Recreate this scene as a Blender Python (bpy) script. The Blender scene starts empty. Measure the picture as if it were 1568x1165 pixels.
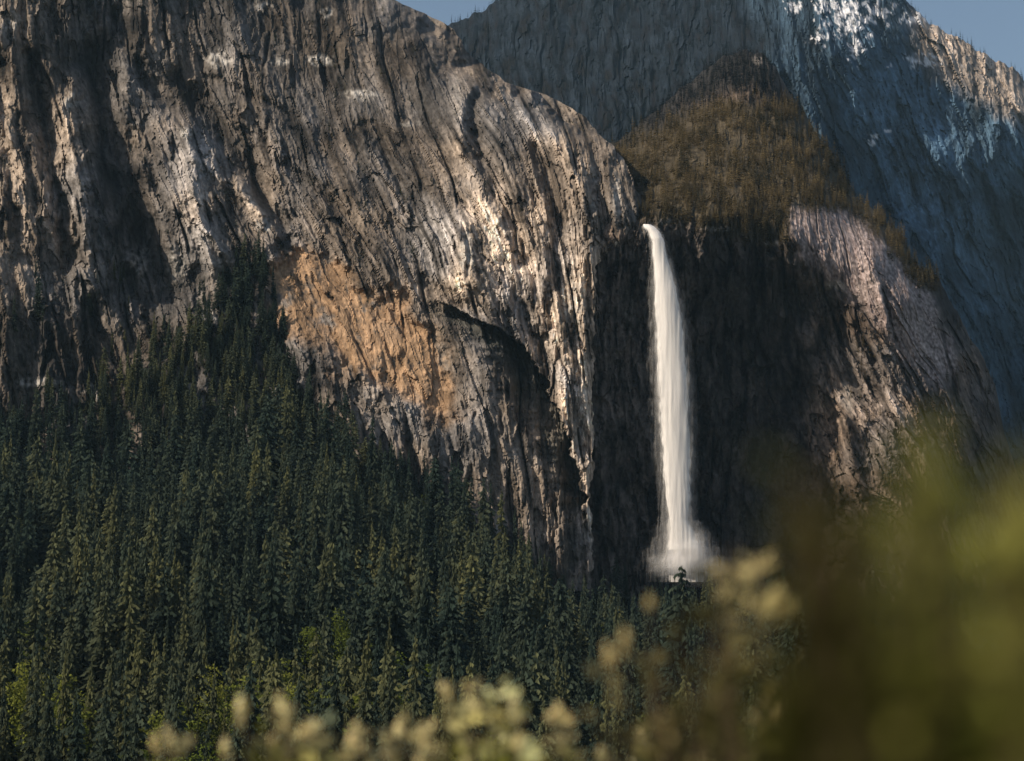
import bpy, math, numpy as np
from mathutils import Vector
rng=np.random.default_rng(7)
# ------------------------------------------------------------------ camera model (survey helper)
F=3396.0; CX,CY=784.0,582.5; TH=math.radians(8.0); CAMZ=30.0
ct,st=math.cos(TH),math.sin(TH)
def P(px,py,Y):
    a=(px-CX)/F; v=(CY-py)/F
    dy=ct-v*st; dz=st+v*ct
    s=Y/dy
    return a*s, Y+0*a, CAMZ+dz*s
# ------------------------------------------------------------------ noise
_perm={}
def perlin(x,y,seed=0):
    if seed not in _perm:
        r=np.random.default_rng(seed+1000); p=r.permutation(512); g=r.random(512)*2*np.pi
        _perm[seed]=(p,np.cos(g),np.sin(g))
    p,gx,gy=_perm[seed]
    xi=np.floor(x).astype(np.int64); yi=np.floor(y).astype(np.int64)
    xf=x-xi; yf=y-yi
    u=xf*xf*xf*(xf*(xf*6-15)+10); v=yf*yf*yf*(yf*(yf*6-15)+10)
    def g(ix,iy,dx,dy):
        h=p[(p[ix&511]+iy)&511]; return gx[h]*dx+gy[h]*dy
    a=g(xi,yi,xf,yf); b=g(xi+1,yi,xf-1,yf); c=g(xi,yi+1,xf,yf-1); d=g(xi+1,yi+1,xf-1,yf-1)
    return ((a+(b-a)*u)*(1-v)+(c+(d-c)*u)*v)*1.5
def fbm(x,y,o=4,seed=0,gain=.5):
    s=0;a=1.;f=1.;t=0
    for i in range(o):
        s=s+a*perlin(x*f+.37*i,y*f+.53*i,seed+i); t+=a; a*=gain; f*=2.03
    return s/t
def ridge(x,y,seed=0):
    return 1-2*np.abs(perlin(x,y,seed))
def cells(x,y,seed):
    """jointed-rock plates: returns (random value, tilt offset, edge distance)"""
    r=np.random.default_rng(seed); J=r.random((64,64,5))
    xi=np.floor(x).astype(int); yi=np.floor(y).astype(int)
    f1=np.full(x.shape,9.);f2=f1.copy();val=np.zeros(x.shape);til=np.zeros(x.shape)
    for dx in (-1,0,1):
        for dy in (-1,0,1):
            j=J[(xi+dx)%64,(yi+dy)%64]; ex=xi+dx+j[...,0]-x; ey=yi+dy+j[...,1]-y
            d=np.abs(ex)*1.+np.abs(ey)*.6+.3*np.hypot(ex,ey); n=d<f1
            f2=np.where(n,f1,np.minimum(f2,d)); f1=np.where(n,d,f1)
            val=np.where(n,j[...,2],val); til=np.where(n,(j[...,3]-.5)*2.6*ex+(j[...,4]-.5)*1.4*ey,til)
    return val-.5,til,f2-f1
def sstep(a,b,x):
    t=np.clip((x-a)/(b-a),0,1); return t*t*(3-2*t)
def gauss(x,c,w): return np.exp(-((x-c)/w)**2)
def tps(anch,px,py):
    A=np.array(anch,float); n=len(A); X=A[:,:2]/500.
    def ph(r2): return np.where(r2>1e-12,.5*r2*np.log(r2+1e-12),0)
    D=((X[:,None]-X[None])**2).sum(-1)
    K=ph(D)+np.eye(n)*1e-3; Pm=np.c_[np.ones(n),X]
    M=np.block([[K,Pm],[Pm.T,np.zeros((3,3))]])
    w=np.linalg.solve(M,np.r_[A[:,2],0,0,0])
    x=px/500.;y=py/500.
    o=w[n]+w[n+1]*x+w[n+2]*y
    for i in range(n): o=o+w[i]*ph((x-X[i,0])**2+(y-X[i,1])**2)
    return o
def segd(px,py,pts):
    d=np.full(px.shape,1e9)
    for (x0,y0),(x1,y1) in zip(pts[:-1],pts[1:]):
        vx,vy=x1-x0,y1-y0; t=np.clip(((px-x0)*vx+(py-y0)*vy)/(vx*vx+vy*vy),0,1)
        d=np.minimum(d,np.hypot(px-x0-t*vx,py-y0-t*vy))
    return d
def inpoly(px,py,pts):
    c=np.zeros(px.shape,bool); n=len(pts)
    for i in range(n):
        x0,y0=pts[i]; x1,y1=pts[(i+1)%n]
        if y0==y1: continue
        k=((y0>py)!=(y1>py))&(px<(x1-x0)*(py-y0)/(y1-y0)+x0)
        c^=k
    return c
def polymask(px,py,pts,soft=14):
    d=segd(px,py,list(pts)+[pts[0]]); s=np.where(inpoly(px,py,pts),d,-d)
    return sstep(-soft,soft,s)
def crags(s,py,k,seed,amp=(9,4.5,2.2,1.0,.5),px=None):
    """striated and jointed granite: ribs, flutes, fissures and plates, metres towards the viewer"""
    if px is None: px=s
    w1=fbm(s/60,py/150,3,seed); w2=fbm(s/45,py/80,3,seed+5)
    a1=s+7*w1; b1=py+30*w2
    w3=fbm(px/13,py/22,3,seed+8,.6); a2=a1+3.5*w3; b2=b1+9*w3
    r1=ridge(a1/115,b1/400+.3,seed+10); r2=ridge(a1/52,b1/200+.6,seed+11); r3=ridge(a2/22,b2/85+.2,seed+12)
    r4=ridge(a2/10,b2/34+.4,seed+13); r5=fbm(px/5,py/8,3,seed+14,.65)
    v1,t1,e1=cells(a1/50,b1/170,seed+20); v2,t2,e2=cells(a2/21,b2/64,seed+21); v3,t3,e3=cells(a2/9,b2/20,seed+22)
    wt=.35+.75*sstep(-.2,.7,r2); fl=sstep(-.25,.3,fbm(px/90,py/90,3,seed+30))
    rel=amp[0]*r1+amp[1]*r2+amp[2]*r3*wt*(.55+.6*fl)+amp[3]*r4*(.3+.9*fl)+2.1*amp[4]*r5
    rel=rel+amp[1]*(.8*v1+.9*t1)+amp[2]*(1.4*v2+1.4*t2)*(.6+.6*fl)+amp[3]*(1.9*v3+1.9*t3)
    crack=np.maximum(sstep(.05,.0,e1)*.6,sstep(.06,0,e2)*.4)
    f1=sstep(.88,.97,ridge(a1/64,b1/420+.7,seed+40))*sstep(-.1,.2,fbm(px/60,py/100,3,seed+42))
    f2=sstep(.86,.97,ridge(a2/30,b1/230+.2,seed+41))*sstep(.0,.25,fbm(px/45,py/60,3,seed+43))
    fis=np.maximum(f1,.7*f2)
    rel=rel-amp[3]*.8*crack-amp[1]*1.1*f1-amp[2]*1.0*f2
    tone=.30*v1+.38*v2+.42*v3+.60*r5+.10*r4
    return rel*k,np.clip(crack+1.4*fis,0,2.2),tone,r2,r3
def lerp3(C,m,c):
    m=m[...,None]; return C*(1-m)+np.asarray(c)*m
# ------------------------------------------------------------------ mesh helpers
col=bpy.context.scene.collection
def grid_mesh(name,X,Y,Z,color,mat,smooth=False):
    r,c=X.shape; co=np.stack([X,Y,Z],-1).reshape(-1,3).astype(np.float32)
    i=np.arange(r*c).reshape(r,c)
    q=np.stack([i[:-1,:-1],i[1:,:-1],i[1:,1:],i[:-1,1:]],-1).reshape(-1,4)
    me=bpy.data.meshes.new(name)
    me.vertices.add(r*c); me.vertices.foreach_set('co',co.ravel())
    me.loops.add(q.size); me.loops.foreach_set('vertex_index',q.ravel().astype(np.int32))
    me.polygons.add(len(q)); me.polygons.foreach_set('loop_start',(np.arange(len(q))*4).astype(np.int32))
    me.polygons.foreach_set('loop_total',np.full(len(q),4,np.int32))
    me.update(calc_edges=True)
    at=me.color_attributes.new('Col','FLOAT_COLOR','POINT')
    cc=np.ones((r*c,4),np.float32); cc[:,:3]=color.reshape(-1,3); at.data.foreach_set('color',cc.ravel())
    me.polygons.foreach_set('use_smooth',np.full(len(q),smooth))
    me.materials.append(mat)
    ob=bpy.data.objects.new(name,me); col.objects.link(ob); return ob
def poly_mesh(name,verts,faces,mat,color=None,link=True,smooth=False):
    me=bpy.data.meshes.new(name); me.from_pydata([tuple(map(float,v)) for v in verts],[],[tuple(map(int,f)) for f in faces])
    if color is not None:
        at=me.color_attributes.new('Col','FLOAT_COLOR','POINT')
        cc=np.ones((len(verts),4),np.float32); cc[:,:3]=color; at.data.foreach_set('color',cc.ravel())
    if smooth: me.polygons.foreach_set('use_smooth',np.ones(len(faces),bool))
    me.materials.append(mat); ob=bpy.data.objects.new(name,me)
    if link: col.objects.link(ob)
    return ob
# ------------------------------------------------------------------ materials
def newmat(name):
    m=bpy.data.materials.new(name); m.use_nodes=True; nt=m.node_tree; nt.nodes.clear(); return m,nt
def rockmat(name,sc=0.35,bump=0.7,bd=1.0):
    m,nt=newmat(name); N=nt.nodes.new; L=nt.links.new
    out=N('ShaderNodeOutputMaterial'); b=N('ShaderNodeBsdfPrincipled'); L(b.outputs[0],out.inputs[0])
    b.inputs['Roughness'].default_value=.9; b.inputs['Specular IOR Level'].default_value=.15
    at=N('ShaderNodeAttribute'); at.attribute_name='Col'
    tc=N('ShaderNodeTexCoord'); mp=N('ShaderNodeMapping'); mp.inputs['Scale'].default_value=(1,1,.5); L(tc.outputs['Object'],mp.inputs[0])
    n=N('ShaderNodeTexNoise'); n.inputs['Scale'].default_value=sc; n.inputs['Detail'].default_value=7; n.inputs['Roughness'].default_value=.75
    L(mp.outputs[0],n.inputs[0])
    mr=N('ShaderNodeMapRange'); mr.inputs[1].default_value=.32; mr.inputs[2].default_value=.68; mr.inputs[3].default_value=.45; mr.inputs[4].default_value=1.55
    L(n.outputs[0],mr.inputs[0])
    mx=N('ShaderNodeMix'); mx.data_type='RGBA'; mx.blend_type='MULTIPLY'; mx.inputs[0].default_value=1
    L(at.outputs['Color'],mx.inputs[6]); L(mr.outputs[0],mx.inputs[7]); L(mx.outputs[2],b.inputs['Base Color'])
    bp=N('ShaderNodeBump'); bp.inputs['Strength'].default_value=bump; bp.inputs['Distance'].default_value=bd
    L(n.outputs[0],bp.inputs['Height']); L(bp.outputs[0],b.inputs['Normal'])
    return m
def leafmat(name,c1,c2,c3,transl=.25,attr=False,crown_light=0.,ns=.012):
    m,nt=newmat(name); N=nt.nodes.new; L=nt.links.new
    out=N('ShaderNodeOutputMaterial'); d=N('ShaderNodeBsdfDiffuse'); t=N('ShaderNodeBsdfTranslucent'); ms=N('ShaderNodeMixShader')
    ms.inputs[0].default_value=transl; L(d.outputs[0],ms.inputs[1]); L(t.outputs[0],ms.inputs[2]); L(ms.outputs[0],out.inputs[0])
    if attr:
        at=N('ShaderNodeAttribute'); at.attribute_name='Col'; src=at.outputs['Color']
    else:
        oi=N('ShaderNodeObjectInfo'); cr=N('ShaderNodeValToRGB')
        g=N('ShaderNodeNewGeometry'); n=N('ShaderNodeTexNoise'); n.inputs['Scale'].default_value=ns; n.inputs['Detail'].default_value=3
        L(g.outputs['Position'],n.inputs[0])
        ad=N('ShaderNodeMath'); ad.operation='MULTIPLY_ADD'; ad.inputs[1].default_value=.6
        mm=N('ShaderNodeMath'); mm.operation='MULTIPLY_ADD'; mm.inputs[1].default_value=2.6; mm.inputs[2].default_value=-1.1
        L(n.outputs[0],mm.inputs[0]); L(oi.outputs['Random'],ad.inputs[0]); L(mm.outputs[0],ad.inputs[2]); L(ad.outputs[0],cr.inputs[0])
        e=cr.color_ramp.elements; e[0].position=.05; e[0].color=(*c1,1); e[1].position=1; e[1].color=(*c3,1)
        k=e.new(.55); k.color=(*c2,1)
        src=cr.outputs[0]
        if crown_light:   # painted light: foliage colour brightens towards the crown top
            at=N('ShaderNodeAttribute'); at.attribute_name='Col'
            mx=N('ShaderNodeMix'); mx.data_type='RGBA'; mx.blend_type='MULTIPLY'; mx.inputs[0].default_value=1
            L(src,mx.inputs[6]); L(at.outputs['Color'],mx.inputs[7]); src=mx.outputs[2]
    L(src,d.inputs[0]); L(src,t.inputs[0])
    return m
M_rock=rockmat('granite'); M_rock2=rockmat('granite_dark'); M_far=rockmat('granite_distant',.12,.8,3.)
M_floor=rockmat('forest_floor',.2)
M_con=leafmat('conifer_needles',(.020,.031,.025),(.034,.044,.031),(.080,.083,.038),crown_light=1)
M_dec=leafmat('deciduous_leaves',(.08,.11,.022),(.12,.15,.03),(.18,.19,.04),.35)
M_dry=leafmat('dry_brush',(.034,.032,.019),(.095,.073,.038),(.17,.13,.070),crown_light=1,ns=.03)
M_farc=leafmat('distant_conifer',(.010,.015,.020),(.014,.020,.025),(.022,.028,.033),crown_light=1)
M_shrub=leafmat('shrub_leaves',None,None,None,.45,True)
# ------------------------------------------------------------------ LEFT CLIFF
rows=np.arange(-110,905,1.6)
Rk_y=[-110,-40,0,20,45,80,125,145,180,225,260,300,340,372,392,410,560,700,800,905]
Rk_x=[400,530,608,650,700,714,770,838,898,938,968,980,976,958,930,914,910,907,905,905]
R0=np.interp(rows,Rk_y,Rk_x)
R=(R0+5*perlin(rows/22.,rows*0+.5,3)+3*perlin(rows/8.,rows*0+.5,4))[:,None]
kr=np.exp(-(np.arange(-70,71)/32.)**2); kr/=kr.sum(); wmix=sstep(280,180,rows)
R0s=np.convolve(np.pad(R0,70,mode='reflect',reflect_type='odd'),kr,'valid'); R0s=R0*(1-wmix)+R0s*wmix
PXu=np.repeat(np.arange(-160,1012,1.6)[None],len(rows),0)
PY=np.repeat(rows[:,None],PXu.shape[1],1); PX=np.minimum(PXu,R); kk=np.clip((PXu-R)/1.6,0,14)
anch=[(-160,-110,1200),(-160,400,1085),(-160,700,1050),(200,-110,1260),(200,300,1150),(200,650,1085),(450,0,1275),(450,300,1180),(450,600,1105),
(600,150,1235),(700,100,1260),(700,300,1176),(700,500,1128),(700,700,1106),(850,250,1180),(850,500,1135),(850,780,1112),(905,420,1140),(905,800,1122),(960,310,1150),(450,900,1080),(-160,900,1040)]
Y=tps(anch,PX,PY)
lean=.12*PY+120*sstep(40,660,PY)*gauss(PX,560,260)+60*sstep(60,300,PY)*gauss(PX,800,120)
wx=14*fbm(PX/200,PY/240,3,20)
s=PX-lean+wx
smoothdome=polymask(PX+wx,PY,[(300,-120),(620,-120),(720,60),(700,220),(560,300),(430,180)],60)
rel,crack,tone,r2,r3=crags(s,PY,1.0,30,px=PX)
damp=1-.35*smoothdome-.3*polymask(PX,PY,[(640,480),(700,490),(830,720),(830,800),(700,780)],20)
Y=Y-rel*damp
gl=[([(140,90),(170,200),(215,330),(262,440)],38,24),([(45,90),(75,230),(115,400)],16,14),([(270,120),(345,200),(400,290),(440,365)],20,15),
  ([(720,150),(745,260),(790,360),(800,400)],12,9),([(820,230),(850,320),(850,400),(842,500)],11,8),([(560,190),(620,290),(640,350)],9,6),([(650,430),(700,460),(730,475)],12,8),
  ([(880,240),(905,290),(900,370)],8,6),([(770,400),(800,480),(835,540)],8,5),([(180,20),(200,90),(260,160)],12,9),([(0,100),(10,250),(30,400)],10,8),([(440,250),(520,320),(560,380)],9,7),([(190,420),(230,470),(250,540)],14,10),([(320,120),(420,160),(520,260)],8,5)]
gulm=0
for pts,w,dep in gl:
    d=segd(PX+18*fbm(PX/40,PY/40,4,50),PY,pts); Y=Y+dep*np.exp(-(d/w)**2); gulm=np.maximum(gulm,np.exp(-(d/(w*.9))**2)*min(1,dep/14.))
rb=[([(100,150),(120,250),(130,400),(140,440)],15,12),([(285,200),(300,300),(330,400)],22,12),([(300,240),(370,290),(430,360)],10,7),([(715,50),(712,150),(700,230)],12,7),
  ([(800,180),(880,250),(905,330)],14,6),([(700,350),(720,430)],16,7),([(880,400),(893,560),(897,700),(897,790)],13,6),([(10,20),(20,150),(0,300)],22,8)]
ribm=0
for pts,w,dep in rb:
    d=segd(PX+16*fbm(PX/40,PY/40,4,51),PY,pts); Y=Y-dep*np.exp(-(d/w)**2); ribm=np.maximum(ribm,np.exp(-(d/w)**2))
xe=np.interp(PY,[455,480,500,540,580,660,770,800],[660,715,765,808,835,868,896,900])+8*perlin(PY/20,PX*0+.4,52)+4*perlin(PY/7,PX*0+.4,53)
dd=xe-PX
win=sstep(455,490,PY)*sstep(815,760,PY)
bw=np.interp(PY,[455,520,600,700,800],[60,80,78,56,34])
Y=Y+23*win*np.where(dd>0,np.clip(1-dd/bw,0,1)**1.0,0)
scar=[(415,395),(450,380),(520,400),(560,440),(610,455),(660,500),(685,560),(690,640),(660,640),(640,615),(590,600),(545,560),(525,575),(480,515),(420,520)]
ms=polymask(PX+34*fbm(PX/50,PY/50,5,60),PY+30*fbm(PX/45,PY/45,5,61),scar,18)
Y=Y+6*ms+1.6*ms*(rel*damp*.35)
PYw=PY+(34*fbm(PX/70,PY/70,4,62))*sstep(330,200,PY)
w=np.interp(PYw,[-110,100,250,330,400,900],[230,200,130,70,32,26]); K=np.interp(PYw,[-110,100,250,330,400,900],[150,120,60,30,10,9])
q=np.clip(1-(np.interp(PYw,rows,R0s)-PX)/w,0,1); Y=Y+K*(1-np.sqrt(np.maximum(1-np.minimum(q*q,1),0)))
g=.132+.07*fbm(s/90,PY/200,3,70)
strk=fbm(s/5.5,PY/90,4,71); strk2=fbm(s/24,PY/220,3,72); blot=fbm(PX/55,PY/60,5,170,.6)
g=g*(1+.8*strk+1.2*strk2+1.2*blot)*(1+1.0*tone)*(1-.38*crack)
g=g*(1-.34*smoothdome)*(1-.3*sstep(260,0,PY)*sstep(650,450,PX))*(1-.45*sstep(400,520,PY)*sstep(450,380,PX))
warm=sstep(-.3,.4,fbm(PX/120,PY/120,3,73)+.25*gauss(PX,850,150)+.7*sstep(90,0,PX))
C=np.stack([g*(1.06+.18*warm),g*(.98+.03*warm),g*(.93-.12*warm)],-1)
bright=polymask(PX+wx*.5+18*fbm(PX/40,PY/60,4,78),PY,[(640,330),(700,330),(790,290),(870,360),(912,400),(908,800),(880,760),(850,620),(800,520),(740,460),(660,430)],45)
C=C*(1+bright[...,None]*1.6*(.4+1.2*sstep(-.3,.4,strk))[...,None])  # sunlit face right of the arch painted brighter into the albedo
C=C*(1+1.0*ribm*(1-bright))[...,None]  # sunlit look of the ribs painted into the albedo
nb=fbm(s/8,PY/30,3,74); nb2=fbm(PX/9,PY/9,4,175)
for (x,y,rx,ry,k) in [(335,90,22,14,.7),(490,92,24,10,.7),(555,145,26,8,.9),(430,95,18,9,.5),(285,205,14,8,1),(325,482,24,14,.6),(715,385,12,32,.9),(270,410,20,30,.6),(215,400,20,26,.6),(150,600,24,18,.5),(60,585,50,10,.5),(945,378,14,12,.9),(880,470,16,60,.6),(890,620,12,80,.5),(945,300,8,40,.5),(910,290,7,40,.6),(700,150,10,50,.3),(300,615,16,10,.7),(15,40,18,24,.5),(108,155,12,18,.7),(405,345,14,12,.8),(630,190,20,8,.4),(500,20,14,10,.5),(400,10,20,10,.5)]:
    m=np.exp(-(((PX-x)/rx)**2+((PY-y)/ry)**2))*k; m=np.clip(m*1.1+nb2*1.6*(m>.02)+.5*tone*(m>.02),0,1)*sstep(.08,.5,m)
    C=lerp3(C,m*.85,(.50,.47,.43))
oc=np.stack([.33+.09*nb,.210+.06*nb,.120+.035*nb],-1)*(1-.35*crack[...,None])*(1+.7*tone+.5*strk2+.3*blot)[...,None]
ms2=ms*sstep(-.4,.1,fbm(PX/30,PY/34,4,77)+.6*tone+.10)
C=C*(1-.85*ms2[...,None])+.85*oc*ms2[...,None]
arch_shade=win*np.where(dd>0,sstep(bw,bw*.4,dd+12*fbm(PX/20,PY/30,3,79)),0)
C=lerp3(C,np.clip(.72*arch_shade,0,1),(.036,.042,.038))  # shade under the arch painted into the rock colour
C=C*(1-.62*np.clip(gulm,0,1))[...,None]  # gully shadow painted into the rock colour
C=np.clip(C,.012,.8)
Ya=Y+3*kk**1.9
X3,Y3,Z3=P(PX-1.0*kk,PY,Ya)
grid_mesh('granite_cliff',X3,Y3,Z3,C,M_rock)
LC=(PX,PY,Y,(PXu<R-3))
# ------------------------------------------------------------------ RIGHT CLIFF / amphitheatre / brown dome
cols=np.arange(880,1800,1.7); nr=560
tx=[860,940,990,1040,1085,1115,1145,1172,1186,1200,1240,1290,1310,1350,1385,1395,1440,1470,1500,1525,1535,1568,1640,1800]
ty=[250,220,180,138,102,84,76,84,100,130,190,258,298,330,365,398,430,488,540,590,650,760,860,900]
T=np.interp(cols,tx,ty)+5*perlin(cols/18.,cols*0+.3,5)+3*perlin(cols/6.,cols*0+.3,6)
v=np.linspace(0,1,nr)[:,None]
PX=np.repeat(cols[None],nr,0); PY=T[None]+(960-T[None])*v
anch=[(880,250,1340),(940,222,1350),(1060,130,1420),(1150,80,1440),(1200,130,1420),(1300,290,1345),(1390,370,1325),(1470,490,1300),(1530,600,1290),(1568,750,1280),(1750,900,1280),
(1080,250,1262),(1180,250,1285),(990,335,1166),(1100,345,1178),(1190,372,1196),(900,330,1180),(890,500,1152),(890,800,1150),(1000,420,1164),(1000,600,1166),(1100,470,1192),(1200,470,1216),(1215,620,1220),(1180,800,1206),(1080,800,1190),(1000,800,1164),
(1275,450,1214),(1320,600,1210),(1320,760,1190),(1400,600,1208),(1400,450,1234),(1480,700,1220),(1350,380,1244),(1250,330,1228),(1000,960,1150),(1300,960,1150),(1600,960,1200)]
Y=tps(anch,PX,PY)
s=PX-.42*(PY-450)*sstep(1120,1420,PX)+12*fbm(PX/150,PY/150,3,120)
domeP=[(900,150),(1000,190),(1060,165),(1110,152),(1160,160),(1215,150),(1330,260),(1420,380),(1440,450),(1400,430),(1350,360),(1300,322),(1215,318),(1200,372),(1150,372),(1070,348),(985,332),(880,320)]
dome=polymask(PX+14*fbm(PX/25,PY/25,3,121),PY+10*fbm(PX/25,PY/25,3,122),domeP,12)
rel,crack,tone,r2,r3=crags(s,PY,1.0,130,(7,4,2.2,1.1,.55),px=PX)
rec=polymask(PX+34*fbm(PX/40,PY/50,5,135),PY+8*fbm(PX/30,PY/30,3,137),[(905,395),(985,345),(1070,352),(1190,382),(1240,440),(1245,560),(1235,700),(1250,960),(890,960)],24)
rel=rel*(1-.25*dome)+dome*5*fbm(s/26,PY/60,4,150)
Y=Y-rel+8*rec
pink=polymask(PX+22*fbm(PX/40,PY/40,5,136),PY+18*fbm(PX/30,PY/30,5,139),[(1205,325),(1240,312),(1300,322),(1350,362),(1395,410),(1450,510),(1465,580),(1430,590),(1380,540),(1330,478),(1265,430),(1215,385)],14)
Y=Y+pink*rel*.45
q=np.clip(1-(PY-T[None])/70,0,1); Y=Y+35*(1-np.sqrt(np.maximum(1-q*q,0)))
strk=fbm(s/6,PY/80,3,140); blot=fbm(PX/45,PY/55,5,171,.6)
g=.082*(1+.8*strk+.9*fbm(s/30,PY/160,3,141)+.9*blot)*(1+1.0*tone)*(1-.35*crack)
warm=sstep(-.3,.3,fbm(PX/100,PY/100,3,142))
C=np.stack([g*(1.12+.2*warm),g*(.96+.02*warm),g*(.86-.12*warm)],-1)
nb=fbm(s/8,PY/30,3,143); spk=fbm(PX/4,PY/5,2,145)
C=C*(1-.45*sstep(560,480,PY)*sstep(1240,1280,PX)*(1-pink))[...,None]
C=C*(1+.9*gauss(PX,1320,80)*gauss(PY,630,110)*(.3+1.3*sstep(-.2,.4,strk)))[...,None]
pc=np.clip(np.stack([.29+.10*nb+.28*spk,.232+.09*nb+.24*spk,.215+.08*nb+.23*spk],-1)*(1-.4*crack[...,None])*(1+.5*strk+.5*blot+.5*tone)[...,None],.04,.6)
C=C*(1-pink[...,None])+pink[...,None]*pc
C=C*(1-dome[...,None])+dome[...,None]*np.stack([.075+.05*nb,.060+.038*nb,.038+.025*nb],-1)
upd=sstep(20,-36,PY-np.interp(PX,[900,1000,1060,1110,1160,1200,1260],[260,205,172,150,155,180,150])+16*fbm(PX/30,PY/30,3,172))*sstep(1200,1165,PX)
C=lerp3(C,.9*upd,(.024,.025,.026))
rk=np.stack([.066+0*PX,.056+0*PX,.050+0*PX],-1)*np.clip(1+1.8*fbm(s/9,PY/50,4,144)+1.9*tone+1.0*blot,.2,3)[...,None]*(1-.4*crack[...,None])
rk=rk*(1-.42*sstep(1040,1080,PX)*sstep(1260,1190,PX))[...,None]  # wet dark wall, with the recess shadow painted in on its right half
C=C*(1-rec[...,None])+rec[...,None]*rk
for (x,y,rx,ry,k_) in [(1025,338,14,4,.9),(1100,350,30,4,.8),(1185,372,14,4,.9),(990,352,9,6,.9),(1160,92,9,7,.7),(1180,100,8,12,.5),(960,500,14,40,.35),(1280,436,26,7,.8),(1300,600,24,50,.3),(1255,600,16,60,.2),(1105,590,6,26,.2)]:
    m=np.exp(-(((PX-x)/rx)**2+((PY-y)/ry)**2))*k_; C=lerp3(C,np.clip(m+nb*.9*(m>.1),0,1)*sstep(.05,.4,m),(.40,.36,.32))
C=np.clip(C,.01,.7)
kb=12;k=np.arange(kb,0,-1)[:,None]
PYb=T[None]+1.0*k; PXb=np.repeat(cols[None],kb,0); Yb=Y[:1]+4*k**1.9
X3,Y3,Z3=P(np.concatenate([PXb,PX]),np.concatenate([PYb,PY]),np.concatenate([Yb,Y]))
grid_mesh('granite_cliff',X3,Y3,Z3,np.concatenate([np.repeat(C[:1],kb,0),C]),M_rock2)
RC=(PX,PY,Y,dome,pink,rec,upd)
# ------------------------------------------------------------------ FAR MOUNTAIN
cols=np.arange(380,2000,1.9); nr=380
tx=[380,560,640,690,720,745,762,800,900,1050,1150,1210,1250,1320,1378,1400,1420,1450,1490,1520,1550,1568,1620,1800,2000]
ty=[120,80,52,36,28,12,0,-25,-70,-70,-45,-22,-38,-30,-8,10,32,46,74,90,103,122,190,330,500]
T=np.interp(cols,tx,ty)+5*perlin(cols/20.,cols*0+.3,7)+3.5*perlin(cols/7.,cols*0+.3,8)
v=np.linspace(0,1,nr)[:,None]; PX=np.repeat(cols[None],nr,0); PY=T[None]+(800-T[None])*v
anch=[(380,120,3300),(700,40,3250),(950,-60,3350),(1150,-40,3300),(1300,-30,3250),(1450,50,3300),(1568,120,3350),(1800,330,3600),(2000,500,3800),
(800,200,2850),(1000,200,2850),(1100,120,2900),(1180,100,2850),(1260,260,2720),(1400,420,2790),(1500,250,3120),(1500,500,2990),(1450,150,3180),(1568,160,3290),(1568,400,3250),(1350,120,3060),(1350,300,2900),(800,900,2300),(1400,900,2500),(380,900,2400),(2000,900,3200)]
Y=tps(anch,PX,PY)
s=PX-.35*(PY-200)*sstep(1100,1300,PX)+16*fbm(PX/160,PY/160,3,220)
rel,crack,tone,r2,r3=crags(s,PY,2.6,230,(9,6,3,1.5,.7),px=PX)
forest=sstep(1210,1120,PX+30*fbm(PX/60,PY/60,3,235)-.25*PY)
Y=Y-rel*(1-.3*forest)
q=np.clip(1-(PY-T[None])/60,0,1); Y=Y+90*(1-np.sqrt(np.maximum(1-q*q,0)))
blot=fbm(PX/45,PY/50,5,173,.6)
g=.090*(1+.7*fbm(s/8,PY/70,3,240)+.9*fbm(s/34,PY/120,3,241)+1.0*blot)*(1+1.0*tone)*(1-.3*crack)
C=np.stack([g*.55,g*1.0,g*1.50],-1)  # distance haze and blue shadow tinted into the rock colour
C=C*(1-.45*sstep(1290,1200,PX-.35*PY))[...,None]  # shaded side left of the diagonal ridge painted darker
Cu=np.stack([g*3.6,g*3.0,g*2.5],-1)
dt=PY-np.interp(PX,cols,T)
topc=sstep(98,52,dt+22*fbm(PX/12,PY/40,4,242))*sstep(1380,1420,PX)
C=C*(1-topc[...,None])+Cu*topc[...,None]  # sunlit top cliffs painted warm and bright into the albedo
C=C*(1-forest[...,None])+forest[...,None]*np.array([.008,.013,.020])*(1+1.5*fbm(PX/14,PY/30,3,244)+1.2*blot)[...,None]
C=C*(1-.5*sstep(1470,1560,PX)*sstep(220,330,PY))[...,None]  # deepest shadow at lower right painted into the colour
nb=fbm(s/9,PY/12,5,243,.6)
sn=np.zeros_like(PX)
for (x,y,rx,ry) in [(1300,26,50,38),(1275,8,38,22),(1345,18,48,26),(1395,30,46,14),(1310,72,18,28),(1338,212,12,8),(1218,12,14,12),(1360,200,8,4),(1420,92,44,12),(1250,60,16,16)]:
    sn=np.maximum(sn,np.exp(-(((PX-x)/rx)**2+((PY-y)/ry)**2)))
snm=sstep(.05,.25,sn*.85-.50+nb*1.1+.5*tone)*(sn>.05)
C=lerp3(C,snm*.85,(.66,.67,.70))
C=np.clip(C,.006,.85)
kb=10;k=np.arange(kb,0,-1)[:,None]
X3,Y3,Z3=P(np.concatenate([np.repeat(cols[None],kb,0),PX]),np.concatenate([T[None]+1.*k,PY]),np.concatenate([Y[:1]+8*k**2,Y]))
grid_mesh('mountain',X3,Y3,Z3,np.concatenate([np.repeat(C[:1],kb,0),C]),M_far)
FM=(PX,PY,Y,forest)
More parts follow.
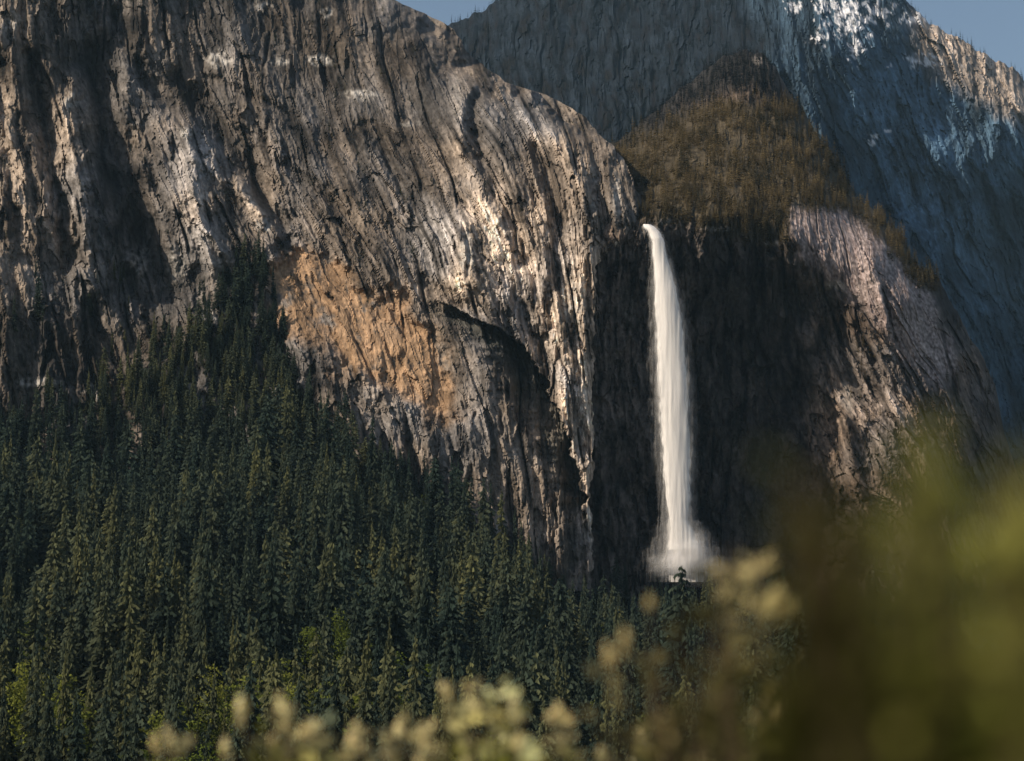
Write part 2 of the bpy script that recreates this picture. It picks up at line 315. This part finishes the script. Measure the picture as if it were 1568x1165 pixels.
# ------------------------------------------------------------------ FOREST SLOPE
cols=np.arange(-420,2060,9.)
gx=[-420,-200,0,100,200,300,400,480,560,650,740,830,900,1000,1100,1250,1400,1600,2060]
gy=[680,690,690,700,700,680,655,660,705,768,828,888,912,910,912,915,895,890,890]
yt=[1085,1085,1090,1095,1100,1105,1110,1112,1118,1122,1130,1140,1150,1180,1200,1200,1200,1240,1260]
def slope_T(px): return np.interp(px,gx,gy)
def slope_Y(px,t):
    yt_=np.interp(px,gx,yt); return yt_+25*(1-t)**8-(yt_-400)*t**1.15
def slope_pt(px,t):
    T_=slope_T(px); py=T_+(1310-T_)*t
    Yv=slope_Y(px,t)
    x,y,z=P(px,py,Yv)
    env=np.sin(np.pi*np.clip(t,0,1))*(1-.8*gauss(px,1040,130)*sstep(.6,.3,t))
    z=z+env*(26*fbm(x/75,y/120,3,300))
    return x,y,z,py
v=np.linspace(0,1,200)[:,None]
PXs=np.repeat(cols[None],200,0); x,y,z,_=slope_pt(PXs,v+0*PXs)
cc=np.stack([.026+0*x,.028+0*x,.020+0*x],-1)*(1+.8*fbm(x/30,y/30,3,301))[...,None]
grid_mesh('forest_hillside',x,y,z,cc,M_floor,True)
# ------------------------------------------------------------------ GROUND
a=np.linspace(0,1,220)[:,None]; th=np.linspace(0,2*np.pi,181)[None]
rr=1.0+9000*a**3.2+30*a; gx_=rr*np.cos(th); gy_=rr*np.sin(th)
hz=(CAMZ-1.7)*(1-sstep(9,95,rr))+.06*perlin(gx_*1.1,gy_*1.1,310)*sstep(0,4,rr)+0*gx_
cc=np.stack([.07+0*gx_,.065+0*gx_,.035+0*gx_],-1)*(1+.6*fbm(gx_/3,gy_/3,3,311))[...,None]
grid_mesh('ground',gx_,gy_,hz,cc,M_floor,True)
# ------------------------------------------------------------------ tree prototypes
def conifer(name,seed,mat,w=.15,tiers=17,nb=9,droop=.35,gap=.1,fine=1.,up=1.):
    r=np.random.default_rng(seed); V=[];Fc=[];CO=[]
    n=5
    for i,(zz,ra) in enumerate([(-.12,.013),(.5,.008),(1.0,.0015)]):
        for j in range(n):
            a=2*np.pi*j/n; V.append((ra*np.cos(a),ra*np.sin(a),zz)); CO.append(.8)
    for i in range(2):
        for j in range(n): Fc.append((i*n+j,i*n+(j+1)%n,(i+1)*n+(j+1)%n,(i+1)*n+j))
    side=r.random()*6.28
    for i in range(tiers):
        z=.08+.90*((i+r.uniform(-.3,.3))/(tiers-1))**.92 if 0<i<tiers-1 else .08+.9*i/(tiers-1)
        rad=w*((1-z)**(.8*up)+.04)*r.uniform(.55,1.25)
        a0=r.random()*6.28; m=max(4,int(nb*(1-.45*z)))
        for j in range(m):
            if r.random()<gap: continue
            a=a0+2*np.pi*(j+r.uniform(-.3,.3))/m; L=rad*r.uniform(.5,1.2)*(1+.2*math.cos(a-side))
            dx,dy=np.cos(a),np.sin(a); nx,ny=-dy,dx
            z0=z+r.uniform(-.02,.02); wd=(L*.17+.004)*fine
            for (f0,f1,ww) in [(.1,.55,.9),(.4,.8,1.),(.62,1.0,.75)]:
                b=len(V); zz0=z0-droop*L*f0**1.5; zz1=z0-droop*L*f1**1.5-r.uniform(0,.012)
                mid=.5*(f0+f1); zm=.5*(zz0+zz1); a_=r.uniform(.7,1.2)
                V+= [(dx*L*f0,dy*L*f0,zz0+.004),(dx*L*mid+nx*wd*ww*a_,dy*L*mid+ny*wd*ww*a_,zm-.014-r.uniform(0,.016)),(dx*L*f1,dy*L*f1,zz1),(dx*L*mid-nx*wd*ww*a_,dy*L*mid-ny*wd*ww*a_,zm-.014-r.uniform(0,.016))]
                Fc+= [(b,b+1,b+2),(b,b+2,b+3)]
                c_=(.50+.85*z)*(.7+.5*f1)*r.uniform(.8,1.2); CO+=[c_]*4  # light painted in: dark low and near the trunk, bright at top and tips
    cc=np.array(CO)[:,None]*np.array([1.0,1.0,.98]); return poly_mesh(name,V,Fc,mat,color=cc,link=False)
def broadleaf(name,seed,mat,nl=2000):
    r=np.random.default_rng(seed); V=[];Fc=[]
    def tube(p0,p1,r0,r1):
        b=len(V)
        d=np.array(p1)-np.array(p0); d/=np.linalg.norm(d); a=np.cross(d,[1,0,.3]); a/=np.linalg.norm(a); c=np.cross(d,a)
        for p,ra in ((p0,r0),(p1,r1)):
            for j in range(5):
                t=2*np.pi*j/5; V.append(tuple(np.array(p)+ra*(np.cos(t)*a+np.sin(t)*c)))
        for j in range(5): Fc.append((b+j,b+(j+1)%5,b+5+(j+1)%5,b+5+j))
    tube((0,0,-.1),(0,0,.4),.03,.02)
    lobes=[]
    for i in range(16):
        a=r.random()*6.28; h=r.uniform(.3,.92); ra=.30*math.sqrt(max(0,1-((h-.55)/.5)**2))*r.uniform(.4,1)
        c=(ra*math.cos(a),ra*math.sin(a),h); lobes.append((c,r.uniform(.07,.15)))
        tube((0,0,.3),c,.012,.003)
    for i in range(nl):
        c,ra=lobes[r.integers(len(lobes))]; d=r.normal(size=3); d/=np.linalg.norm(d); p=np.array(c)+d*ra*r.uniform(.55,1.15)*np.array([1,1,.8])
        t=r.normal(size=3); t/=np.linalg.norm(t); s_=np.cross(t,d+.3*r.normal(size=3)); s_/=np.linalg.norm(s_)+1e-6; e=r.uniform(.009,.017)
        b=len(V); V+= [tuple(p-t*e),tuple(p+s_*e*.8),tuple(p+t*e),tuple(p-s_*e*.8)]; Fc.append((b,b+1,b+2,b+3))
    return poly_mesh(name,V,Fc,mat,link=False)
def mkcol(name,obs):
    c=bpy.data.collections.new(name)
    for o in obs: c.objects.link(o)
    return c
C_con=mkcol('conifer_kinds',[conifer('fir_%d'%i,i,M_con,w=[.13,.17,.11,.19,.15,.12,.10,.21,.16][i],tiers=[32,29,36,26,33,28,36,24,30][i],nb=12,gap=[.1,.15,.2,.12,.25,.4,.2,.2,.45][i],up=[1,.8,1.1,.7,1,1,1.2,.6,.9][i]) for i in range(9)])
C_dec=mkcol('broadleaf_kinds',[broadleaf('oak_%d'%i,40+i,M_dec) for i in range(3)])
C_dry=mkcol('dry_kinds',[conifer('dry_fir_%d'%i,70+i,M_dry,w=.2,tiers=9,nb=6,fine=1.3) for i in range(3)])
C_fdr=mkcol('far_kinds',[conifer('far_fir_%d'%i,80+i,M_farc,w=.17,tiers=9,nb=6,fine=1.3) for i in range(3)])
C_sml=mkcol('ledge_kinds',[conifer('ledge_fir_%d'%i,90+i,M_con,w=.22,tiers=10,nb=6,fine=1.3) for i in range(3)])
def scatter(name,pts,scale,coll,seed=0):
    r=np.random.default_rng(seed); n=len(pts)
    me=bpy.data.meshes.new(name); me.vertices.add(n); me.vertices.foreach_set('co',np.asarray(pts,np.float32).ravel())
    for nm,ty,d in (('sc','FLOAT',np.asarray(scale,np.float32)),('rz','FLOAT',(r.random(n)*6.28).astype(np.float32)),('ix','INT',r.integers(0,len(coll.objects),n).astype(np.int32))):
        a=me.attributes.new(nm,ty,'POINT'); a.data.foreach_set('value',d)
    ob=bpy.data.objects.new(name,me); col.objects.link(ob)
    ng=bpy.data.node_groups.new(name+'_scatter','GeometryNodeTree')
    ng.interface.new_socket('Geometry',in_out='INPUT',socket_type='NodeSocketGeometry'); ng.interface.new_socket('Geometry',in_out='OUTPUT',socket_type='NodeSocketGeometry')
    N=ng.nodes.new; L=ng.links.new
    gi=N('NodeGroupInput'); go=N('NodeGroupOutput'); ip=N('GeometryNodeInstanceOnPoints'); ci=N('GeometryNodeCollectionInfo')
    ci.inputs['Collection'].default_value=coll; ci.inputs['Separate Children'].default_value=True; ci.inputs['Reset Children'].default_value=True
    def na(nm,ty):
        x=N('GeometryNodeInputNamedAttribute'); x.data_type=ty; x.inputs['Name'].default_value=nm; return [o for o in x.outputs if o.enabled and o.name=='Attribute'][0]
    cx=N('ShaderNodeCombineXYZ'); L(na('rz','FLOAT'),cx.inputs[2])
    L(gi.outputs[0],ip.inputs['Points']); L(ci.outputs[0],ip.inputs['Instance']); ip.inputs['Pick Instance'].default_value=True
    L(na('ix','INT'),ip.inputs['Instance Index']); L(cx.outputs[0],ip.inputs['Rotation']); L(na('sc','FLOAT'),ip.inputs['Scale'])
    L(ip.outputs[0],go.inputs[0])
    md=ob.modifiers.new('scatter','NODES'); md.node_group=ng
    return ob
n=6900
t=rng.random(n*3)**.80; px=rng.uniform(-300,1700,n*3)
Yv=slope_Y(px,t); keep=rng.random(n*3)<(Yv/1200.)
dens=fbm(px/50,t*14,3,400); keep&=(dens>-.22)
px=px[keep][:n]; t=t[keep][:n]
x,y,z,py=slope_pt(px,t)
near=sstep(.55,1,t); top=sstep(.12,0,t)
h=(14+36*rng.random(len(x))**1.7)*(1-.34*near)*(1-.25*top)*(1+.30*fbm(px/60,t*9,2,416))*(1-.38*sstep(780,900,px)*sstep(.42,.2,t))
isdec=(rng.random(len(x))<(.015+.40*sstep(.58,.85,t)*sstep(.0,.3,fbm(px/70,t*8,2,401)+.15)))
i=~isdec
scatter('conifer_forest',np.c_[x,y,z-.5][i],h[i],C_con,1)
dp=np.c_[x,y,z-.5][isdec]; dh=h[isdec]*.5+4
ex=[]; eh=[]
for (a_,t_) in [(425,.80),(395,.84),(455,.82),(290,.84),(320,.8),(260,.88),(60,.84),(90,.88),(30,.8),(20,.6),(50,.65),(630,.72),(520,.82),(440,.74),(410,.76),(460,.78),(385,.8),(430,.77)]:
    xx,yy,zz,_=slope_pt(np.array([float(a_)]),np.array([t_])); ex.append((xx[0],yy[0],zz[0]-.5)); eh.append(rng.uniform(21,30))
scatter('broadleaf_trees',np.r_[dp,np.array(ex)],np.r_[dh,np.array(eh)],C_dec,2)
def pick(PX,PY,Y,w,n,seed):
    r=np.random.default_rng(seed); w=w.ravel().astype(float); w/=w.sum(); i=r.choice(w.size,n,replace=False,p=w)
    px,py,Yv=PX.ravel()[i],PY.ravel()[i],Y.ravel()[i]; x,y,z=P(px,py,Yv); return np.c_[x,y,z],px,py
PX,PY,Y,ins=LC
nz=fbm(PX/45,PY/40,3,410)
wA=polymask(PX+40*nz,PY+40*nz,[(-160,670),(60,660),(170,620),(210,530),(300,520),(350,450),(390,400),(420,430),(430,580),(500,630),(600,710),(700,800),(700,900),(-160,900)],30)
wA=wA*(PY<880)+.16*sstep(.0,.3,nz)*(PY>420)*(PY<700)*(PX<430)
pts,px_,py_=pick(PX,PY,Y,wA*ins+1e-12,1600,3)
scatter('cliff_base_trees',pts-[0,0,2],rng.uniform(8,24,len(pts)),C_con,3)
wB=sstep(.12,.35,fbm(PX/38,PY/26,3,411))*(PY<560)*(1-.85*bright)
pts,_,_=pick(PX,PY,Y,wB*ins+1e-12,1600,4)
scatter('ledge_shrubs',pts-[0,0,.8],rng.uniform(1.5,5,len(pts)),C_sml,4)
PX,PY,Y,dome,pink,rec,upd=RC
pts,_,_=pick(PX,PY,Y,dome*(1-upd)*sstep(-.3,.05,fbm(PX/22,PY/26,3,412))+1e-9,5000,5)
scatter('dry_brush',pts-[0,0,.6],4+8*np.random.default_rng(55).random(len(pts))**2,C_dry,5)
pts,_,_=pick(PX,PY,Y,upd+1e-9,1100,15)
scatter('ridge_conifers',pts-[0,0,.6],rng.uniform(4,9,len(pts)),C_fdr,15)
wC=(1-dome)*(1-rec)*(1-.8*pink)*(1-upd)*(sstep(0,.4,fbm(PX/50,PY/50,3,413)+.15*sstep(600,850,PY)))
pts,_,_=pick(PX,PY,Y,wC+1e-9,2200,6)
scatter('cliff_brush',pts-[0,0,.6],rng.uniform(3,8,len(pts)),C_dry,6)
PX,PY,Y,forest=FM
ed=np.exp(-(PY-PY[:1])/14.)
pts,_,_=pick(PX,PY,Y,(forest*.6*sstep(-.5,.2,fbm(PX/40,PY/40,3,415))+.05*sstep(.1,.4,fbm(PX/50,PY/50,2,414))+ed*.7)*(PY<420)*(PY>-40)+1e-9,7000,7)
scatter('mountain_conifers',pts-[0,0,2],rng.uniform(8,18,len(pts)),C_fdr,7)
# ------------------------------------------------------------------ WATERFALL
wf=bpy.data.objects.new('waterfall',None); col.objects.link(wf)
def watermat(name,amax,lo,hi,zs=.045,xs=.8):
    m,nt=newmat(name); N=nt.nodes.new; L=nt.links.new
    out=N('ShaderNodeOutputMaterial'); d=N('ShaderNodeBsdfDiffuse'); t=N('ShaderNodeBsdfTranslucent'); ms=N('ShaderNodeMixShader'); tr=N('ShaderNodeBsdfTransparent'); m2=N('ShaderNodeMixShader')
    d.inputs[0].default_value=(.96,.94,.92,1); t.inputs[0].default_value=(.96,.94,.92,1); ms.inputs[0].default_value=.3
    L(d.outputs[0],ms.inputs[1]); L(t.outputs[0],ms.inputs[2])
    at=N('ShaderNodeAttribute'); at.attribute_name='Col'
    tc=N('ShaderNodeTexCoord'); mp=N('ShaderNodeMapping'); mp.inputs['Scale'].default_value=(xs,xs,zs); L(tc.outputs['Object'],mp.inputs[0])
    n=N('ShaderNodeTexNoise'); n.inputs['Scale'].default_value=1.; n.inputs['Detail'].default_value=6; n.inputs['Roughness'].default_value=.6; L(mp.outputs[0],n.inputs[0])
    ad=N('ShaderNodeMath'); ad.operation='MULTIPLY_ADD'; ad.inputs[1].default_value=1.1; L(n.outputs[0],ad.inputs[0])
    sb=N('ShaderNodeMath'); sb.operation='SUBTRACT'; sb.inputs[1].default_value=.55; L(at.outputs['Fac'],sb.inputs[0]); L(sb.outputs[0],ad.inputs[2])
    mr=N('ShaderNodeMapRange'); mr.interpolation_type='SMOOTHSTEP'; mr.inputs[1].default_value=lo; mr.inputs[2].default_value=hi; mr.inputs[4].default_value=amax; L(ad.outputs[0],mr.inputs[0])
    L(mr.outputs[0],m2.inputs[0]); L(tr.outputs[0],m2.inputs[1]); L(ms.outputs[0],m2.inputs[2]); L(m2.outputs[0],out.inputs[0])
    return m
wr=np.arange(343,892,2.)
wl=np.interp(wr,[343,348,356,370,400,450,500,560,620,700,760,800,830,880],[984,986,994,998,1001,1002,1003,1005,1008,1013,1019,1025,1024,1018])
wR=np.interp(wr,[343,348,356,370,400,450,500,560,620,700,760,795,815,840,880],[998,1004,1011,1017,1025,1038,1046,1052,1056,1058,1058,1053,1062,1072,1084])
fy=np.interp(wr,[343,350,365,450,600,880],[1148,1144,1139,1134,1130,1126])
def fall(name,ex,bul,mat,seed,fo,basew=0):
    c=(wl+wR)/2; hw=(wR-wl)/2*ex+.5+basew*sstep(740,870,wr); uu=np.linspace(-1,1,41)[None]
    c=c+1.5*perlin(wr/35.,wr*0+.5,seed)
    PXw=c[:,None]+hw[:,None]*uu*(1+.10*perlin(wr[:,None]/14.,uu*2+.4,seed+1))
    PYw=wr[:,None]+0*PXw
    Yw=fy[:,None]+fo-bul*np.sqrt(1-uu**2*.98)-.8*perlin(PXw/6.,PYw/90.,seed+2)-.25*perlin(PXw/2.5,PYw/40.,seed+3)
    X_,Y_,Z_=P(PXw,PYw,Yw)
    e=(1-np.abs(uu)**2.2)+0*PXw
    e=e*np.clip((wr[:,None]-341)/6.,0,1)*(1-.6*sstep(845,892,wr[:,None]))
    o=grid_mesh(name,X_,Y_,Z_,np.repeat(e[...,None],3,2),mat,True); o.parent=wf
fall('water_column',1.0,7,watermat('falling_water',1.,.05,.42),500,0)
fall('veil',1.28,8.5,watermat('spray_veil',.5,.25,.9),510,0,8)
fall('mist',1.8,10,watermat('spray_mist',.22,.2,1.0),520,0,30)
M_sp=watermat('landing_spray',.17,.15,1.0,.12,.12)
for j,(cx_,cy_,rx_,ry_,yy_) in enumerate([(1050,862,36,46,1112),(1062,852,50,34,1106),(1030,866,56,30,1102),(1058,872,80,34,1098),(1070,840,26,40,1108)]):
    a_=np.linspace(.02,np.pi-.02,40)[:,None]; b_=np.linspace(-1,1,61)[None]*np.pi/2*.98
    ux=np.sin(b_)*np.sin(a_); uz=np.cos(a_)+0*b_; uy=-np.cos(b_)*np.sin(a_)
    rn=1+.25*fbm(ux*2+j,uz*2+.3,3,530+j)
    pxx=cx_+rx_*ux*rn; pyy=cy_-ry_*uz*rn; X_,Y_,Z_=P(pxx,pyy,yy_+rx_*.3*uy)
    e=np.clip(uy**2*1.05,0,1)**1.5
    o=grid_mesh('landing_spray',X_,Y_,Z_,np.repeat(e[...,None],3,2),M_sp,True); o.parent=wf
# ------------------------------------------------------------------ FOREGROUND SHRUBS (out of focus)
M_stem,_nt=newmat('shrub_bark'); o_=_nt.nodes.new('ShaderNodeOutputMaterial'); d_=_nt.nodes.new('ShaderNodeBsdfDiffuse'); n_=_nt.nodes.new('ShaderNodeTexNoise'); n_.inputs['Scale'].default_value=30; c_=_nt.nodes.new('ShaderNodeValToRGB')
c_.color_ramp.elements[0].color=(.03,.022,.015,1); c_.color_ramp.elements[1].color=(.09,.065,.04,1); _nt.links.new(n_.outputs[0],c_.inputs[0]); _nt.links.new(c_.outputs[0],d_.inputs[0]); _nt.links.new(d_.outputs[0],o_.inputs[0])
GZ=CAMZ-1.72
def shrub(tips,seed,leaf=.028,nleaf=46,length=.4,spread=.05,cols_=((.05,.06,.015),(.11,.11,.025)),tipc=(.42,.36,.16),bud=.017):
    r=np.random.default_rng(seed); V=[];Fc=[];CO=[]; SV=[];SF=[]
    tw=[P(a,b,d) for a,b,d,*_ in tips]; cx=np.mean([p[0] for p in tw]); cy=np.mean([p[1] for p in tw])
    for (tp,p) in zip(tips,tw):
        p=np.array(p,float); g=tp[3] if len(tp)>3 else .5
        br=tp[4] if len(tp)>4 else 1.
        base=np.array([cx+(p[0]-cx)*.25,cy+(p[1]-cy)*.25,GZ])
        m=base*.4+p*.6; m[:2]=m[:2]*.4+p[:2]*.6
        ks=np.linspace(0,1,9); path=[(1-k)**2*base+2*k*(1-k)*m+k*k*p for k in ks]
        b=len(SV)
        for q_,k in zip(path,ks):
            ra=.006*(1-k)+.0012
            for j in range(4): SV.append((q_[0]+ra*math.cos(j*1.57),q_[1]+ra*math.sin(j*1.57),q_[2]))
        for i_ in range(8):
            for j in range(4): SF.append((b+i_*4+j,b+i_*4+(j+1)%4,b+i_*4+4+(j+1)%4,b+i_*4+4+j))
        Lh=np.linalg.norm(p-m)
        for i_ in range(nleaf):
            f=r.random()**.8; k=1-f*min(1,length/max(Lh,.1)/1.6)
            c=(1-k)**2*base+2*k*(1-k)*m+k*k*p
            a=r.random()*6.28; up=r.uniform(.1,1.1); d=np.array([math.cos(a),math.sin(a),up]); d/=np.linalg.norm(d)
            c=c+np.array([math.cos(a),math.sin(a),0])*spread*r.random()*(.25+f)
            sd=np.cross(d,r.normal(size=3)); sd/=np.linalg.norm(sd)+1e-9
            e=leaf*r.uniform(.6,1.3); bi=len(V)
            V+= [c,c+d*e*.5+sd*e*.28,c+d*e,c+d*e*.5-sd*e*.28]; Fc+= [(bi,bi+1,bi+2),(bi,bi+2,bi+3)]
            mixc=(np.array(cols_[0])+(np.array(cols_[1])-np.array(cols_[0]))*r.random())*br
            tg=min(g,.6)*max(0,1-f*2.2); mixc=mixc*(1-tg)+np.array(tipc)*tg*br
            CO+=[mixc]*4
        if g>.75:   # pale seed cluster on the tip
            bs=bud*r.uniform(.5,1.3)
            for i_ in range(26):
                d=r.normal(size=3); d/=np.linalg.norm(d); c=p+d*bs*r.random()**.4*np.array([.8,.8,1.6]); sd=np.cross(d,r.normal(size=3)); sd/=np.linalg.norm(sd)+1e-9; t2=np.cross(d,sd); e=bs*.40; bi=len(V)
                V+=[c-sd*e,c+t2*e,c+sd*e,c-t2*e]; Fc+=[(bi,bi+1,bi+2),(bi,bi+2,bi+3)]; CO+=[np.array(tipc)*r.uniform(.8,1.25)]*4
    root=bpy.data.objects.new('shrub',None); col.objects.link(root)
    l=poly_mesh('leaves',V,Fc,M_shrub,color=np.clip(np.array(CO),0,.85)); l.parent=root
    s_=poly_mesh('stems',SV,SF,M_stem); s_.parent=root
    return root
r=np.random.default_rng(11)
tips=[]
def bigtop(x): return np.interp(x,[1180,1215,1280,1330,1400,1480,1530,1600,1800],[740,690,690,610,585,600,680,660,620])
def n1(x,y,sd): return float(fbm(np.array([x/80.]),np.array([y/90.]),2,sd)[0])
while len(tips)<125:
    x=r.uniform(1210,1760); y=r.uniform(580,1280)
    dtop=y-bigtop(x)
    if dtop>15 and n1(x,y,600)>-.35:
        dark=math.exp(-((x-1320)/110)**2-((y-890)/130)**2); olive=math.exp(-((x-1490)/120)**2-((y-800)/120)**2)  # leaf tone: darker mid-bush, brighter olive towards the right
        br=(1.0 if dtop<160 else .9)*(1-.75*dark)+.95*olive; br*=max(.3,1+1.7*n1(x,y,601))
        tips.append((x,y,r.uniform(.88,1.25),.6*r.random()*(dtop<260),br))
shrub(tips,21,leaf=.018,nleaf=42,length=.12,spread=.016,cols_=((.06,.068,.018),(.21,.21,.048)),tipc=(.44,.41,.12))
tips=[]
def midtop(x): return np.interp(x,[900,940,990,1060,1100,1160,1200,1260],[1160,1030,960,920,850,840,930,900])
while len(tips)<80:
    x=r.uniform(930,1560); y=r.uniform(830,1400)
    if y>midtop(x)+30: tips.append((x,y,r.uniform(2.3,3.2),.25*r.random(),r.uniform(.35,1.0)))
tips+= [(1105,838,2.9,.6,1.9),(1125,830,3.0,.6,1.9),(1150,840,2.9,.6,1.9),(1120,860,2.9,.6,1.7),(1150,862,3,.6,1.6),(1165,855,3,.5,1.7),(995,922,3.4,1),(955,980,3.2,1),(932,1002,3.4,.8),(1115,1022,3.0,1),(1185,925,3.0,.8),(1175,1060,3.2,1),(1182,1090,3.3,1),(1168,1075,3.4,1),(1450,1050,3,.9),(1460,1110,3,.9),(1050,1075,3.1,.8),(1020,1110,3.1,.8)]
shrub(tips,22,leaf=.030,nleaf=30,length=.3,spread=.055,cols_=((.022,.024,.010),(.11,.10,.028)),tipc=(.70,.57,.28),bud=.0135)
tips=[]
def lowtop(x): return np.interp(x,[-50,200,235,270,350,380,430,470,520,550,600,640,690,720,770,810,850,900,950,1300,1500,1600],[1260,1220,1150,1170,1150,1095,1090,1115,1150,1130,1135,1110,1070,1058,1050,1090,1110,1135,1110,1120,1100,1080])
for x in np.arange(225,1640,11.):
    y=lowtop(x)+24+r.random()**1.2*80
    gr=2.0 if (690<x<810 or 450<x<520) else 1.0
    tips.append((x+r.uniform(-6,6),y,r.uniform(3.8,5.4),.9*r.random()**1.3,gr*r.uniform(.5,1.2)))
for (x,y) in [(255,1118),(262,1135),(240,1140),(372,1085),(428,1074),(436,1090),(440,1104),(418,1134),(545,1112),(540,1135),(620,1098),(614,1118),(682,1062),(715,1052),(790,1085),(840,1098),(855,1095),(868,1104),(665,1112),(1525,1098),(1550,1092),(1440,1120),(1075,1150),(650,1145),(345,1145),(980,1120),(1500,1145),(1545,1050),(1530,1130),(1565,1120),(470,1120),(590,1130)]:
    tips.append((x,y,r.uniform(4.0,5.0),1.))
for (x,y) in [(735,1050),(765,1040),(750,1060),(780,1055),(720,1070),(500,1105),(485,1100),(800,1085)]: tips.append((x,y,4.2,.5,2.3))
shrub(tips,23,leaf=.036,nleaf=22,length=.22,spread=.032,cols_=((.050,.058,.012),(.19,.185,.032)),tipc=(.82,.68,.38),bud=.0155)
# ------------------------------------------------------------------ ATMOSPHERE (thin valley haze)
M_haze,nt=newmat('thin_haze'); o_=nt.nodes.new('ShaderNodeOutputMaterial'); vs=nt.nodes.new('ShaderNodeVolumeScatter'); vs.inputs['Color'].default_value=(.50,.80,1,1); vs.inputs['Density'].default_value=2.3e-5; vs.inputs['Anisotropy'].default_value=.2
nt.links.new(vs.outputs[0],o_.inputs['Volume'])
bx=[(-2500,-60,-300),(2500,-60,-300),(2500,4600,-300),(-2500,4600,-300),(-2500,-60,1500),(2500,-60,1500),(2500,4600,1500),(-2500,4600,1500)]
poly_mesh('valley_haze',bx,[(0,3,2,1),(4,5,6,7),(0,1,5,4),(1,2,6,5),(2,3,7,6),(3,0,4,7)],M_haze)
# ------------------------------------------------------------------ LIGHT
sd=Vector((-.70,-.37,.60)).normalized()
sun=bpy.data.lights.new('sun','SUN'); sun.energy=5.0; sun.angle=math.radians(.5); sun.color=(1,.88,.71)
so=bpy.data.objects.new('sun',sun); col.objects.link(so); so.rotation_euler=sd.to_track_quat('Z','Y').to_euler()
w=bpy.data.worlds.new('World'); bpy.context.scene.world=w; w.use_nodes=True; nt=w.node_tree; bg=nt.nodes['Background']
sk=nt.nodes.new('ShaderNodeTexSky'); sk.sky_type='NISHITA'; sk.sun_disc=False; sk.sun_elevation=math.asin(sd.z); sk.sun_rotation=math.atan2(sd.x,sd.y)
sk.air_density=1.2; sk.dust_density=3.; sk.altitude=800
nt.links.new(sk.outputs[0],bg.inputs[0]); bg.inputs[1].default_value=.095
# ------------------------------------------------------------------ CAMERA
cam=bpy.data.cameras.new('camera'); co=bpy.data.objects.new('camera',cam); col.objects.link(co)
co.location=(0,0,CAMZ); co.rotation_euler=(math.radians(90)+TH,0,0); cam.sensor_width=36; cam.sensor_fit='HORIZONTAL'; cam.lens=F/1568*36
cam.clip_start=.05; cam.clip_end=30000; cam.dof.use_dof=True; cam.dof.focus_distance=1100; cam.dof.aperture_fstop=2.8
sc=bpy.context.scene; sc.camera=co
sc.view_settings.view_transform='Standard'; sc.view_settings.look='None'; sc.view_settings.exposure=0
